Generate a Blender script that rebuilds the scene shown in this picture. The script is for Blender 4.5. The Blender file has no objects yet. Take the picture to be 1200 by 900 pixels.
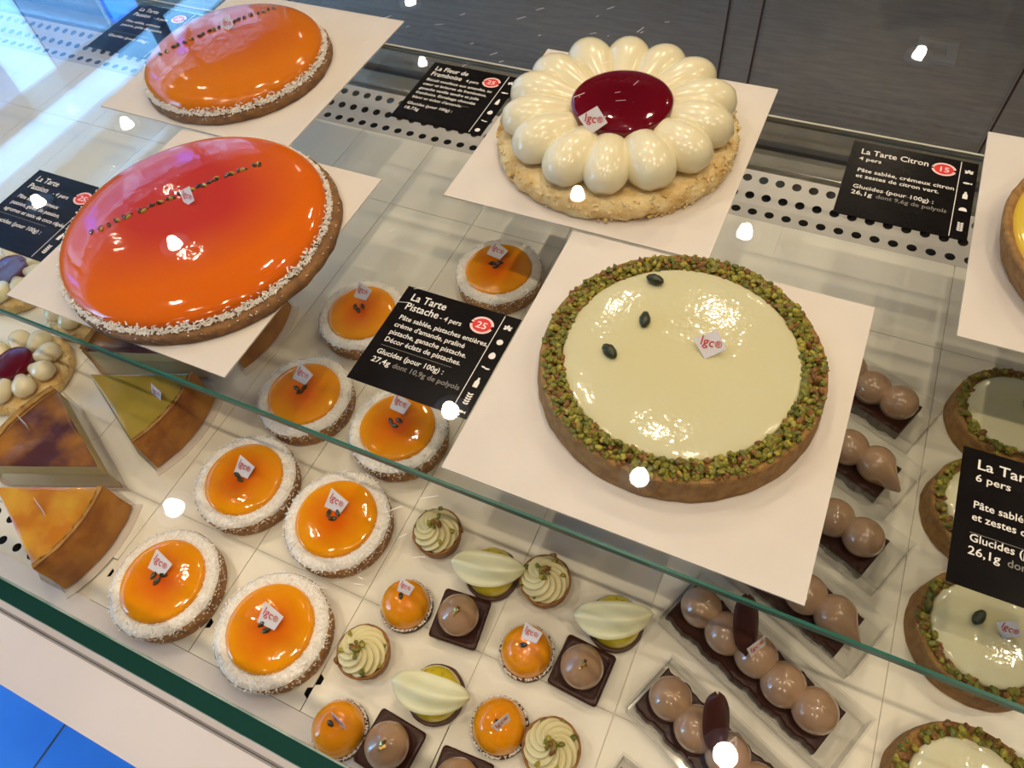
import bpy, bmesh, math, random
from mathutils import Vector, Matrix, noise
random.seed(7)
C = bpy.context.scene.collection
SC = bpy.context.scene
PI = math.pi
R = math.radians

# ------------------------------------------------------------------ camera, world, exposure
cam_d = bpy.data.cameras.new('camera'); cam = bpy.data.objects.new('camera', cam_d); C.objects.link(cam)
cam_d.sensor_width = 36.0; cam_d.lens = 839.166 / 1200 * 36.0; cam_d.clip_start = 0.02; cam_d.clip_end = 100
cam.matrix_world = Matrix(((0.906213, -0.300891, 0.297056, 0.0),
                           (0.414437, 0.771313, -0.483030, 0.0),
                           (-0.083784, 0.560839, 0.823675, 1.428),
                           (0, 0, 0, 1)))
SC.camera = cam
SC.view_settings.view_transform = 'Standard'; SC.view_settings.look = 'None'
SC.view_settings.gamma = 1.0; SC.view_settings.use_curve_mapping = False
SC.view_settings.exposure = 0.0
SC.cycles.transparent_max_bounces = 32
w = bpy.data.worlds.new('sky'); SC.world = w; w.use_nodes = True
bg = w.node_tree.nodes['Background']; bg.inputs[0].default_value = (0.27, 0.60, 1.0, 1); bg.inputs[1].default_value = 14.0
SPOT_W = 17.5
SPOT_C = (1.0, 0.79, 0.575)

# ------------------------------------------------------------------ materials
MATS = {}
def nt(name):
    m = bpy.data.materials.new(name); m.use_nodes = True
    return m, m.node_tree.nodes, m.node_tree.links
def mat(name, col, rough=.5, var=.0, scale=60., col2=None, bump=0., bscale=None, coat=0., spec=.5, metal=0., sss=0., sssr=.004, emit=None, estr=0., trans=0., detail=4., coords='Object', stretch=None, lo=.38, hi=.62):
    """principled material, optionally mottled between col and col2 by noise, with fine bump"""
    if name in MATS: return MATS[name]
    m, N, L = nt(name); b = N['Principled BSDF']
    b.inputs['Base Color'].default_value = (*col, 1); b.inputs['Roughness'].default_value = rough
    b.inputs['Specular IOR Level'].default_value = spec; b.inputs['Metallic'].default_value = metal
    if coat: b.inputs['Coat Weight'].default_value = coat; b.inputs['Coat Roughness'].default_value = .03
    if sss: b.inputs['Subsurface Weight'].default_value = sss; b.inputs['Subsurface Scale'].default_value = sssr
    if trans: b.inputs['Transmission Weight'].default_value = trans
    if emit: b.inputs['Emission Color'].default_value = (*emit, 1); b.inputs['Emission Strength'].default_value = estr
    if col2 or bump:
        tc = N.new('ShaderNodeTexCoord'); vec = tc.outputs[coords]
        if stretch:
            mp = N.new('ShaderNodeMapping'); mp.inputs['Scale'].default_value = stretch; L.new(vec, mp.inputs[0]); vec = mp.outputs[0]
    if col2:
        n = N.new('ShaderNodeTexNoise'); n.inputs['Scale'].default_value = scale; n.inputs['Detail'].default_value = detail; L.new(vec, n.inputs['Vector'])
        r = N.new('ShaderNodeValToRGB'); r.color_ramp.elements[0].position = lo; r.color_ramp.elements[1].position = hi
        r.color_ramp.elements[0].color = (*col, 1); r.color_ramp.elements[1].color = (*col2, 1)
        L.new(n.outputs['Fac'], r.inputs[0]); L.new(r.outputs[0], b.inputs['Base Color'])
    if bump:
        n2 = N.new('ShaderNodeTexNoise'); n2.inputs['Scale'].default_value = bscale or scale * 3; n2.inputs['Detail'].default_value = 3; L.new(vec, n2.inputs['Vector'])
        bp = N.new('ShaderNodeBump'); bp.inputs['Strength'].default_value = bump; bp.inputs['Distance'].default_value = .002
        L.new(n2.outputs['Fac'], bp.inputs['Height']); L.new(bp.outputs[0], b.inputs['Normal'])
    MATS[name] = m; return m

def thin_glass(name, tint, boost=1.0, rough=0.0):
    """clear sheet: straight-through transmission plus Schlick reflection"""
    if name in MATS: return MATS[name]
    m, N, L = nt(name); N.remove(N['Principled BSDF']); out = N['Material Output']
    t = N.new('ShaderNodeBsdfTransparent'); t.inputs[0].default_value = (*tint, 1)
    g = N.new('ShaderNodeBsdfGlossy'); g.inputs['Roughness'].default_value = rough
    lw = N.new('ShaderNodeLayerWeight'); lw.inputs['Blend'].default_value = .5
    p = N.new('ShaderNodeMath'); p.operation = 'POWER'; p.inputs[1].default_value = 5; L.new(lw.outputs['Facing'], p.inputs[0])
    q = N.new('ShaderNodeMath'); q.operation = 'MULTIPLY_ADD'; q.inputs[1].default_value = .96 * boost; q.inputs[2].default_value = .04 * boost; q.use_clamp = True; L.new(p.outputs[0], q.inputs[0])
    mx = N.new('ShaderNodeMixShader'); L.new(q.outputs[0], mx.inputs[0]); L.new(t.outputs[0], mx.inputs[1]); L.new(g.outputs[0], mx.inputs[2]); L.new(mx.outputs[0], out.inputs[0])
    MATS[name] = m; return m

def glaze(name, centre, edge, r0, r1, rough=.06, bias=(0, 0), bump=.05, sss=.0, nscale=25., namp=.35):
    """mirror glaze coloured from the middle outwards"""
    if name in MATS: return MATS[name]
    m, N, L = nt(name); b = N['Principled BSDF']
    tc = N.new('ShaderNodeTexCoord'); sx = N.new('ShaderNodeVectorMath'); sx.operation = 'MULTIPLY_ADD'
    sx.inputs[1].default_value = (1, 1, 0); sx.inputs[2].default_value = (-bias[0], -bias[1], 0); L.new(tc.outputs['Object'], sx.inputs[0])
    ln = N.new('ShaderNodeVectorMath'); ln.operation = 'LENGTH'; L.new(sx.outputs[0], ln.inputs[0])
    n = N.new('ShaderNodeTexNoise'); n.inputs['Scale'].default_value = nscale; n.inputs['Detail'].default_value = 2; L.new(tc.outputs['Object'], n.inputs['Vector'])
    ma = N.new('ShaderNodeMath'); ma.operation = 'MULTIPLY_ADD'; ma.inputs[1].default_value = (r1 - r0) * namp * 2; ma.inputs[2].default_value = -(r1 - r0) * namp; L.new(n.outputs['Fac'], ma.inputs[0])
    ad = N.new('ShaderNodeMath'); L.new(ln.outputs['Value'], ad.inputs[0]); L.new(ma.outputs[0], ad.inputs[1])
    mr = N.new('ShaderNodeMapRange'); mr.inputs['From Min'].default_value = r0; mr.inputs['From Max'].default_value = r1; L.new(ad.outputs[0], mr.inputs['Value'])
    r = N.new('ShaderNodeValToRGB'); r.color_ramp.elements[0].color = (*centre, 1); r.color_ramp.elements[1].color = (*edge, 1)
    L.new(mr.outputs[0], r.inputs[0]); L.new(r.outputs[0], b.inputs['Base Color'])
    b.inputs['Roughness'].default_value = rough; b.inputs['Specular IOR Level'].default_value = .45; b.inputs['Coat Weight'].default_value = .3; b.inputs['Coat Roughness'].default_value = .02
    if sss: b.inputs['Subsurface Weight'].default_value = sss; b.inputs['Subsurface Scale'].default_value = .006
    n2 = N.new('ShaderNodeTexNoise'); n2.inputs['Scale'].default_value = 130; n2.inputs['Detail'].default_value = 2; L.new(tc.outputs['Object'], n2.inputs['Vector'])
    bp = N.new('ShaderNodeBump'); bp.inputs['Strength'].default_value = bump; bp.inputs['Distance'].default_value = .003
    L.new(n2.outputs['Fac'], bp.inputs['Height']); L.new(bp.outputs[0], b.inputs['Normal']); L.new(bp.outputs[0], b.inputs['Coat Normal'])
    MATS[name] = m; return m

M_deck = mat('white_plastic', (.76, .72, .62), .3, col2=(.80, .76, .66), scale=8, bump=.02, bscale=300)
M_board = mat('white_card', (.70, .635, .57), .6, col2=(.67, .605, .54), scale=25, bump=.05, bscale=500)
M_boardedge = mat('card_core', (.62, .56, .49), .8)
M_kerb = mat('kerb_white', (.68, .62, .58), .45, col2=(.72, .66, .62), scale=6)
M_groove = mat('grey_gasket', (.28, .26, .25), .6)
M_steel = mat('brushed_steel', (.62, .60, .55), .22, metal=.9, col2=(.52, .50, .46), scale=30, stretch=(1, 30, 30))
M_door = thin_glass('door_glass', (.93, .94, .93), 1.0)
M_svc = mat('service_floor', (.115, .105, .095), .5, col2=(.155, .142, .128), scale=7, stretch=(1.2, 9, 1), bump=.05, bscale=60)
M_black = mat('dark_channel', (.012, .012, .013), .7)
M_joint = mat('door_seal', (.03, .015, .016), .4)
M_topglass = thin_glass('top_glass', (.985, .995, .99), 1.2)
M_shelfglass = thin_glass('shelf_glass', (.985, .993, .985), .75)
M_frontglass = thin_glass('front_glass', (.97, .99, .98), 1.0)
M_clear = thin_glass('clear_plastic', (.97, .97, .97), 1.2, .08)
M_edge = mat('glass_edge_green', (.004, .085, .055), .3, col2=(.005, .13, .10), scale=3, spec=.4)
M_edgedark = mat('thick_glass_edge', (.0005, .019, .013), .5, col2=(.0005, .034, .026), scale=5, spec=.08)
M_edgepale = mat('ground_glass_bevel', (.07, .15, .13), .35, col2=(.20, .28, .26), scale=60, stretch=(1, .2, .2))
M_crust = mat('baked_crust', (.46, .22, .055), .7, col2=(.28, .125, .030), scale=120, bump=.6, bscale=500)
M_biscuit = mat('dark_biscuit', (.27, .125, .032), .7, col2=(.16, .070, .018), scale=120, bump=.6, bscale=500)
M_crustpist = mat('biscuit_crust', (.36, .19, .052), .75, col2=(.25, .12, .030), scale=160, bump=.7, bscale=600)
M_crustpale = mat('crumble_crust', (.84, .67, .35), .75, col2=(.68, .44, .15), scale=45, bump=1.0, bscale=220)
M_coconut = mat('coconut', (.90, .86, .80), .7, col2=(.78, .72, .64), scale=400)
M_flake = mat('coconut_flake', (.92, .88, .82), .6)
M_glz_big = glaze('passion_glaze_large', (.50, .036, .022), (.69, .128, .002), .045, .110, bias=(-.020, .012), bump=.06, nscale=9)
M_glz_far = glaze('passion_glaze_dark', (.55, .105, .004), (.68, .185, .002), .02, .095, bias=(-.01, .02), bump=.06, nscale=12)
M_glz_tart = glaze('passion_glaze', (.68, .090, .001), (.84, .31, .001), .002, .031, bump=.10, nscale=40)
M_glz_mini = glaze('mango_glaze', (.78, .235, .002), (.84, .34, .006), .002, .020, bump=.18, nscale=60)
M_seed = mat('passion_seed', (.020, .022, .008), .15, col2=(.10, .085, .02), scale=250, coat=.5)
M_seedcase = mat('seed_pulp', (.42, .25, .03), .2, coat=.5)
M_cream_p = glaze('pistachio_cream', (.62, .565, .325), (.62, .58, .36), .02, .08, rough=.08, bump=.16)
M_cream_s = glaze('pale_pistachio_cream', (.68, .62, .38), (.66, .62, .42), .01, .035, rough=.08, bump=.16)
M_pg1 = mat('pistachio_green', (.145, .140, .010), .5, col2=(.26, .22, .02), scale=300)
M_pg2 = mat('pistachio_dark', (.085, .105, .010), .5, col2=(.17, .16, .02), scale=300)
M_pg3 = mat('pistachio_skin', (.15, .055, .013), .6, col2=(.28, .13, .025), scale=300)
M_pg4 = mat('pistachio_yellow', (.40, .33, .035), .5, col2=(.30, .25, .03), scale=300)
M_kernel = mat('whole_pistachio', (.020, .026, .012), .35, col2=(.04, .048, .02), scale=200, bump=.5, bscale=400)
M_petal = mat('whipped_cream', (.84, .76, .52), .22, col2=(.81, .73, .49), scale=40, coat=.35, sss=.15, sssr=.006, bump=.04, bscale=120)
M_red = glaze('raspberry_mirror', (.105, .001, .006), (.13, .002, .008), .01, .044, rough=.04, bump=.08)
M_lemon = glaze('lemon_glaze', (.72, .50, .010), (.62, .50, .03), .003, .019, rough=.08, bump=.06)
M_citron = glaze('citron_glaze', (.72, .55, .12), (.66, .46, .06), .02, .09, rough=.1, bump=.04)
M_zest = mat('lime_zest', (.19, .27, .02), .5)
M_white_choc = mat('white_chocolate', (.80, .74, .50), .35, col2=(.76, .70, .44), scale=60, sss=.2, sssr=.01, coat=.15)
M_swirl = mat('pistachio_ganache', (.74, .67, .38), .4, col2=(.70, .62, .33), scale=90, coat=.1)
M_shell = mat('tartlet_shell', (.34, .15, .030), .6, col2=(.22, .085, .018), scale=200, bump=.4, bscale=500)
M_shelld = mat('cocoa_shell', (.060, .022, .012), .55, col2=(.085, .034, .018), scale=200, bump=.3, bscale=500)
M_choc = mat('dark_chocolate', (.034, .009, .005), .3, col2=(.044, .012, .006), scale=90, coat=.0, spec=.22, bump=.2, bscale=200)
M_choc_leaf = mat('chocolate_petal', (.050, .014, .008), .3, col2=(.065, .018, .010), scale=50, spec=.3)
M_mousse = mat('chocolate_mousse', (.35, .215, .125), .18, col2=(.40, .25, .15), scale=60, coat=.7, sss=.15, sssr=.005)
M_gold = mat('gold_leaf', (.85, .62, .20), .25, metal=1.)
M_custard = mat('custard_cut', (.66, .52, .24), .6, col2=(.60, .46, .19), scale=40)
M_skin_gold = mat('caramel_skin', (.50, .17, .006), .18, col2=(.66, .36, .03), scale=28, coat=.5, bump=.15, bscale=60)
M_skin_olive = mat('pale_flan_skin', (.36, .25, .022), .2, col2=(.46, .31, .035), scale=26, coat=.5, bump=.15, bscale=60)
M_skin_brown = mat('browned_flan_skin', (.085, .022, .020), .2, col2=(.42, .17, .018), scale=22, coat=.5, bump=.2, bscale=70, lo=.42, hi=.68)
M_flancrust = mat('flan_crust', (.52, .22, .022), .55, col2=(.34, .115, .012), scale=45, bump=.4, bscale=150)
M_paper = mat('paper', (.74, .68, .66), .6)
M_print = mat('red_print', (.55, .04, .04), .6)
M_cardblack = mat('black_card', (.005, .004, .004), .25, col2=(.008, .006, .006), scale=40, spec=.08)
M_ink = mat('white_ink', (.82, .78, .72), .6)
M_inkgrey = mat('grey_ink', (.22, .20, .18), .6)
M_disc = mat('red_ink', (.70, .020, .022), .6)
M_discring = mat('pink_ink', (.86, .60, .55), .6)
M_floor = mat('floor_daylight_blue', (.03, .21, .72), .35, col2=(.04, .25, .78), scale=4)  # blue daylight on the floor is put into this base colour
M_ceil = mat('ceiling_paint', (.045, .038, .032), .8)
M_wall = mat('wall_paint', (.30, .265, .225), .8)
M_metal_w = mat('white_metal', (.75, .72, .68), .4)
M_lens = mat('lamp_lens', (.9, .85, .75), .4, emit=(1.0, .86, .70), estr=70.)
M_frame = mat('window_frame', (.05, .055, .06), .4)
M_stone = mat('facade_stone', (.42, .47, .50), .9, col2=(.34, .39, .43), scale=1.5)
M_stoned = mat('facade_trim', (.16, .16, .17), .9)
M_winglass = mat('facade_window', (.04, .08, .14), .08, spec=.8)
M_blueshop = mat('blue_awning', (.02, .20, .75), .6)

# ------------------------------------------------------------------ helpers
def mesh(name, verts, faces, smooth=False, mats=None, mi=None):
    me = bpy.data.meshes.new(name); me.from_pydata([tuple(v) for v in verts], [], faces); me.update()
    for m in (mats or []): me.materials.append(m)
    if mi: me.polygons.foreach_set('material_index', mi)
    if smooth: me.polygons.foreach_set('use_smooth', [True] * len(me.polygons))
    return me
def link(name, me, m=None, parent=None, loc=(0, 0, 0), rot=(0, 0, 0), scale=None, stuff=False):
    o = bpy.data.objects.new(name, me); C.objects.link(o)
    if m is not None and me is not None and len(me.materials) == 0: me.materials.append(m)
    o.location = loc; o.rotation_euler = rot
    if scale: o.scale = scale
    if parent: o.parent = parent
    if stuff: o['kind'] = 'stuff'
    return o
def tag(o, label, cat, group=None):
    o['label'] = label; o['category'] = cat
    if group: o['group'] = group
    return o
def thing(name, label, cat, loc=(0, 0, 0), rz=0., group=None):
    o = bpy.data.objects.new(name, None); C.objects.link(o); o.empty_display_size = .02
    o.location = loc; o.rotation_euler = (0, 0, rz)
    return tag(o, label, cat, group)
def struct(name, me, m, loc=(0, 0, 0)):
    o = link(name, me, m, None, loc); o['kind'] = 'structure'; return o
def boxv(x0, x1, y0, y1, z0, z1):
    v = [(x0, y0, z0), (x1, y0, z0), (x1, y1, z0), (x0, y1, z0), (x0, y0, z1), (x1, y0, z1), (x1, y1, z1), (x0, y1, z1)]
    f = [(0, 3, 2, 1), (4, 5, 6, 7), (0, 1, 5, 4), (1, 2, 6, 5), (2, 3, 7, 6), (3, 0, 4, 7)]
    return v, f
def join(parts):
    V, F = [], []
    for v, f in parts:
        o = len(V); V += list(v); F += [tuple(i + o for i in q) for q in f]
    return V, F
def box(name, x0, x1, y0, y1, z0, z1): return mesh(name, *boxv(x0, x1, y0, y1, z0, z1))
def boxes(name, L): return mesh(name, *join([boxv(*b) for b in L]))
def lathe(prof, n=64, fn=None):
    """spin (r,z) profile about Z; fn(r,z,a)->(r,z) may modulate"""
    V, F, rings = [], [], []
    for (r, z) in prof:
        if r <= 1e-6: rings.append([len(V)]); V.append((0, 0, z)); continue
        ids = []
        for i in range(n):
            a = 2 * PI * i / n; rr, zz = (fn(r, z, a) if fn else (r, z)); ids.append(len(V)); V.append((rr * math.cos(a), rr * math.sin(a), zz))
        rings.append(ids)
    for A, B in zip(rings, rings[1:]):
        for i in range(n):
            j = (i + 1) % n
            if len(A) == 1 and len(B) == 1: continue
            if len(A) == 1: F.append((A[0], B[j], B[i]))
            elif len(B) == 1: F.append((A[i], A[j], B[0]))
            else: F.append((A[i], A[j], B[j], B[i]))
    return V, F
def lmesh(name, prof, n=64, fn=None, m=None):
    V, F = lathe(prof, n, fn); return mesh(name, V, F, True, [m] if m else None)
def dome(r, z0, z1, k=2.5, n=9, rim=.0):
    """profile from the rim (r,z0) up to (0,z1), superelliptic"""
    P = [(0, z0 - .0005), (r * .9, z0 - .0005)] if not rim else []
    for i in range(n + 1):
        t = PI / 2 * i / n
        P.append((r * math.cos(t) ** (2 / k), z0 + (z1 - z0) * math.sin(t) ** (2 / k)))
    P[-1] = (0, z1); return P
def bumpy(amp, freq, seed=0.):
    def fn(r, z, a):
        d = noise.noise(Vector((math.cos(a) * r * freq + seed, math.sin(a) * r * freq, z * freq * 2))) * amp
        return r + d, z
    return fn
def sliver(c, l, wd, h, rnd):
    """one tiny randomly turned tapered chip round point c"""
    M = Matrix.Rotation(rnd.uniform(0, 2 * PI), 3, 'Z') @ Matrix.Rotation(rnd.uniform(-.7, .7), 3, 'Y') @ Matrix.Rotation(rnd.uniform(0, PI), 3, 'X')
    v, f = boxv(-l / 2, l / 2, -wd / 2, wd / 2, -h / 2, h / 2); k = rnd.uniform(.5, .95)
    return [Vector(c) + M @ Vector((x, y * (k if x > 0 else 1), z * (k if x > 0 else 1))) for x, y, z in v], f
def flakes(name, pts, l, wd, h, m, rnd):
    V, F = join([sliver(p, l * rnd.uniform(.6, 1.3), wd * rnd.uniform(.7, 1.2), h, rnd) for p in pts]); return mesh(name, V, F, False, [m])
def nugget(s, seed):
    """lumpy 8-sided nut fragment"""
    rnd = random.Random(seed)
    V, F = lathe([(0, -s * .5), (s * .42, -s * .28), (s * .5, s * .1), (s * .3, s * .42), (0, s * .5)], 6)
    V = [(x * rnd.uniform(.75, 1.25) * 1.25, y * rnd.uniform(.75, 1.2) * .9, z * rnd.uniform(.75, 1.2) * .8) for x, y, z in V]
    return V, F
def nuggets(name, pts, s, rnd):
    """many fragments in one mesh with four colours"""
    V, F, MI = [], [], []
    for p in pts:
        v, f = nugget(s * rnd.uniform(.65, 1.3), rnd.random()); M = Matrix.Rotation(rnd.uniform(0, 6.28), 3, 'Z') @ Matrix.Rotation(rnd.uniform(-1, 1), 3, 'X')
        o = len(V); V += [Vector(p) + M @ Vector(q) for q in v]; F += [tuple(i + o for i in q) for q in f]
        MI += [rnd.choice((0, 0, 0, 1, 1, 2, 2, 3))] * len(f)
    return mesh(name, V, F, False, [M_pg1, M_pg2, M_pg3, M_pg4], MI)
def sheet(fn, nu, nv, th):
    V, F = [], []
    for s in (0, 1):
        for i in range(nu + 1):
            for j in range(nv + 1):
                p = Vector(fn(i / nu * 2 - 1, j / nv * 2 - 1)); V.append(p + Vector((0, 0, -th * s)))
    K = nv + 1; O = (nu + 1) * K
    for i in range(nu):
        for j in range(nv):
            a = i * K + j; F.append((a, a + K, a + K + 1, a + 1)); F.append((O + a, O + a + 1, O + a + K + 1, O + a + K))
    for i in range(nu):
        a = i * K; F.append((a, O + a, O + a + K, a + K)); a = i * K + nv; F.append((a, a + K, O + a + K, O + a))
    for j in range(nv):
        a = j; F.append((a, a + 1, O + a + 1, O + a)); a = nu * K + j; F.append((a, O + a, O + a + 1, a + 1))
    return V, F
def prism(poly, z0, z1):
    n = len(poly); V = [(x, y, z0) for x, y in poly] + [(x, y, z1) for x, y in poly]
    return V, [tuple(range(n - 1, -1, -1)), tuple(range(n, 2 * n))] + [(i, (i + 1) % n, n + (i + 1) % n, n + i) for i in range(n)]
def ellipse(cx, cy, a, b, n=16, rot=0.):
    c, s = math.cos(rot), math.sin(rot)
    return [(cx + a * math.cos(2 * PI * i / n) * c - b * math.sin(2 * PI * i / n) * s, cy + a * math.cos(2 * PI * i / n) * s + b * math.sin(2 * PI * i / n) * c) for i in range(n)]
def flat(name, polys, z, m):
    V, F = [], []
    for p in polys:
        o = len(V); V += [(x, y, z) for x, y in p]; F.append(tuple(range(o, o + len(p))))
    return mesh(name, V, F, False, [m])
def lettering(name, rows, z, m, res=2):
    """rows of (text, x, y, size, align, widen) -> one flat mesh"""
    V, F = [], []
    for (t, x, y, s, al, wd) in rows:
        cu = bpy.data.curves.new('t', 'FONT'); cu.body = t; cu.size = s; cu.align_x = al; cu.resolution_u = res; cu.fill_mode = 'FRONT'; cu.offset = s * .012
        ob = bpy.data.objects.new('t', cu); me = bpy.data.meshes.new_from_object(ob); o = len(V)
        V += [(x + v.co.x * wd, y + v.co.y, z) for v in me.vertices]; F += [tuple(i + o for i in p.vertices) for p in me.polygons]
        bpy.data.objects.remove(ob); bpy.data.curves.remove(cu); bpy.data.meshes.remove(me)
    return mesh(name, V, F, False, [m])
# ------------------------------------------------------------------ the room
struct('floor', box('floor', -3.1, 4.0, -3.6, 5.2, -.05, 0), M_floor)
fl = bpy.data.objects['floor']
struct('floor_behind_counter', boxes('service', [(-3.06, 4.0, .80, 5.2, 0, .012)]), M_svc)
link('tile_joint', boxes('tile_joint', [(-3.1, 4, y - .002, y + .002, 0, .0006) for y in (-3.0, -2.4, -1.8, -1.2, -.6)] + [(x - .002, x + .002, -3.6, 5.2, 0, .0006) for x in (-2.8, -2.2, -1.6, -.99, -.4, .2, .8, 1.4, 2.0, 2.6, 3.2)]), M_frame, fl)
struct('ceiling', box('ceiling', -3.1, 4.0, -3.6, 5.2, 2.8, 2.85), M_ceil)
struct('wall_back', box('wall_back', -3.1, 4.0, 5.2, 5.3, 0, 2.8), M_wall)
struct('wall_front', box('wall_front', -3.1, 4.0, -3.7, -3.6, 0, 2.8), M_wall)
struct('wall_right', box('wall_right', 4.0, 4.1, -3.7, 5.3, 0, 2.8), M_wall)
struct('wall_left', boxes('wall_left', [(-3.16, -3.06, -3.7, -2.4, 0, 2.8), (-3.16, -3.06, 3.2, 5.3, 0, 2.8), (-3.16, -3.06, -2.4, 3.2, 0, .35)]), M_wall)
win = struct('window_1', boxes('window_1', [(-3.14, -3.06, -2.4, 3.2, 2.53, 2.60), (-3.14, -3.06, -2.4, 3.2, 2.76, 2.8), (-3.14, -3.06, -2.4, 3.2, .35, .42)] + [(-3.13, -3.07, y - .03, y + .03, .35, 2.8) for y in (-2.37, -.5, .55, 2.3, 3.17)]), M_frame)
for y0, y1 in ((-2.34, -.53), (-.47, .52), (.58, 2.27), (2.33, 3.14)):
    link('pane', box('pane', -3.105, -3.095, y0, y1, .42, 2.76), thin_glass('window_glass', (.98, .99, 1.0), .8), win)
# street outside the window
struct('street', box('street', -14, -3.2, -8, 14, -.1, -.02), M_stoned)
bd = thing('stone_building', 'pale stone street building mirrored in the display glass', 'building', (-10.5, 4, -.02))
link('wall', box('building_wall', -.5, 0, -10, 10, 0, 11), M_stone, bd)
link('cornice', boxes('cornice', [(0, .35, -10, 10, 3.6, 4.0), (0, .25, -10, 10, 7.3, 7.6), (0, .45, -10, 10, 10.6, 11)]), M_stoned, bd)
fw = box('building_window', 0, .04, -.55, .55, 0, 2.0); fs = box('shutter', 0, .08, -.25, .25, 0, 2.1)
for k, y in enumerate((-8.4, -6.6, -4.8, -3.0, -1.2, .6, 2.4, 4.2, 6.0, 7.8, 9.2)):
    for z in (4.5, 8.0):
        link('window', fw, M_winglass, bd, (0, y, z))
        if k % 2 == 0: link('shutter', fs, M_blueshop, bd, (.03, y + .88, z))
    link('shopfront', box('shopfront', 0, .05, -.7, .7, .3, 3.0), M_winglass, bd, (0, y, 0))

# ceiling lamps
hs = lmesh('lamp_ring', [(.028, .003), (.040, 0), (.056, 0), (.058, .004), (.058, .012), (.028, .012)], 32, m=M_metal_w)
ls = lmesh('lamp_lens', [(0, .0), (.020, .0), (.026, .004), (.028, .006)], 32, m=M_lens)
def lamp(x, y, label):
    e = .15 if x < -2 else (1.9 if y > 1.9 else 1.0)
    t = thing('ceiling_spotlight', label, 'lamp', (x, y, 2.788), 0, 'recessed ceiling spotlights')
    link('ring', hs, None, t); link('lens', ls, None, t)
    d = bpy.data.lights.new('spot', 'SPOT'); d.energy = SPOT_W * e; d.color = SPOT_C; d.spot_size = R(150); d.spot_blend = .8; d.shadow_soft_size = .02
    o = bpy.data.objects.new('spot', d); C.objects.link(o); o.parent = t; o.location = (0, 0, -.012)
SPOTS = [(-2.16, 3.08, 'farthest ceiling spotlight over the back corner by the window'), (-.81, 2.0, 'ceiling spotlight mirrored in front of the cream flower tart'), (-.17, 2.01, 'ceiling spotlight mirrored beside the black citron card'),
         (-.20, .945, 'ceiling spotlight mirrored on the front crust of the green tart'), (-.82, .943, 'ceiling spotlight mirrored at the corner of the pistachio card'), (.247, 3.30, 'ceiling spotlight beside the square ceiling plate'),
         (-2.19, 1.227, 'ceiling spotlight mirrored on the red glazed tart'), (-2.93, 1.22, 'ceiling spotlight near the window, nearer of two'), (-2.93, 1.77, 'ceiling spotlight near the window, farther of two'),
         (-1.44, .33, 'ceiling spotlight mirrored beside the caramel flan slice'), (.214, .343, 'ceiling spotlight mirrored over the lowest boxed eclair'), (1.08, .945, 'added fill spotlight to the right over the counter end'),  # counter-end spotlight and all below are unseen, added to brighten the case
         (-.20, -.12, 'added fill spotlight above the customer side, middle one'), (-.82, -.12, 'added fill spotlight above the customer side, nearer the window'), (.42, -.12, 'added fill spotlight above the customer side, away from the window'),
         (-.51, -1.2, 'added fill spotlight behind the customer, nearer the window'), (1.08, -.12, 'added fill spotlight above the counter end, customer side'), (1.75, .945, 'added fill spotlight farthest along the counter, front row'), (1.40, 2.0, 'added fill spotlight farthest along the counter, rear row'),
         (.35, -1.2, 'added fill spotlight behind the customer, away from the window')]
for x, y, l in SPOTS: lamp(x, y, l)
pl = thing('ceiling_plate', 'square white ceiling plate with a round dark recess', 'fitting', (.31, 3.36, 2.788))
link('plate', boxes('plate', [(-.08, .08, -.08, -.04, 0, .012), (-.08, .08, .04, .08, 0, .012), (-.08, -.04, -.04, .04, 0, .012), (.04, .08, -.04, .04, 0, .012)]), M_metal_w, pl)
link('recess', lmesh('recess', [(.038, .0), (.045, .002), (.04, .010), (0, .010)], 24, m=M_black), None, pl)

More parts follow.
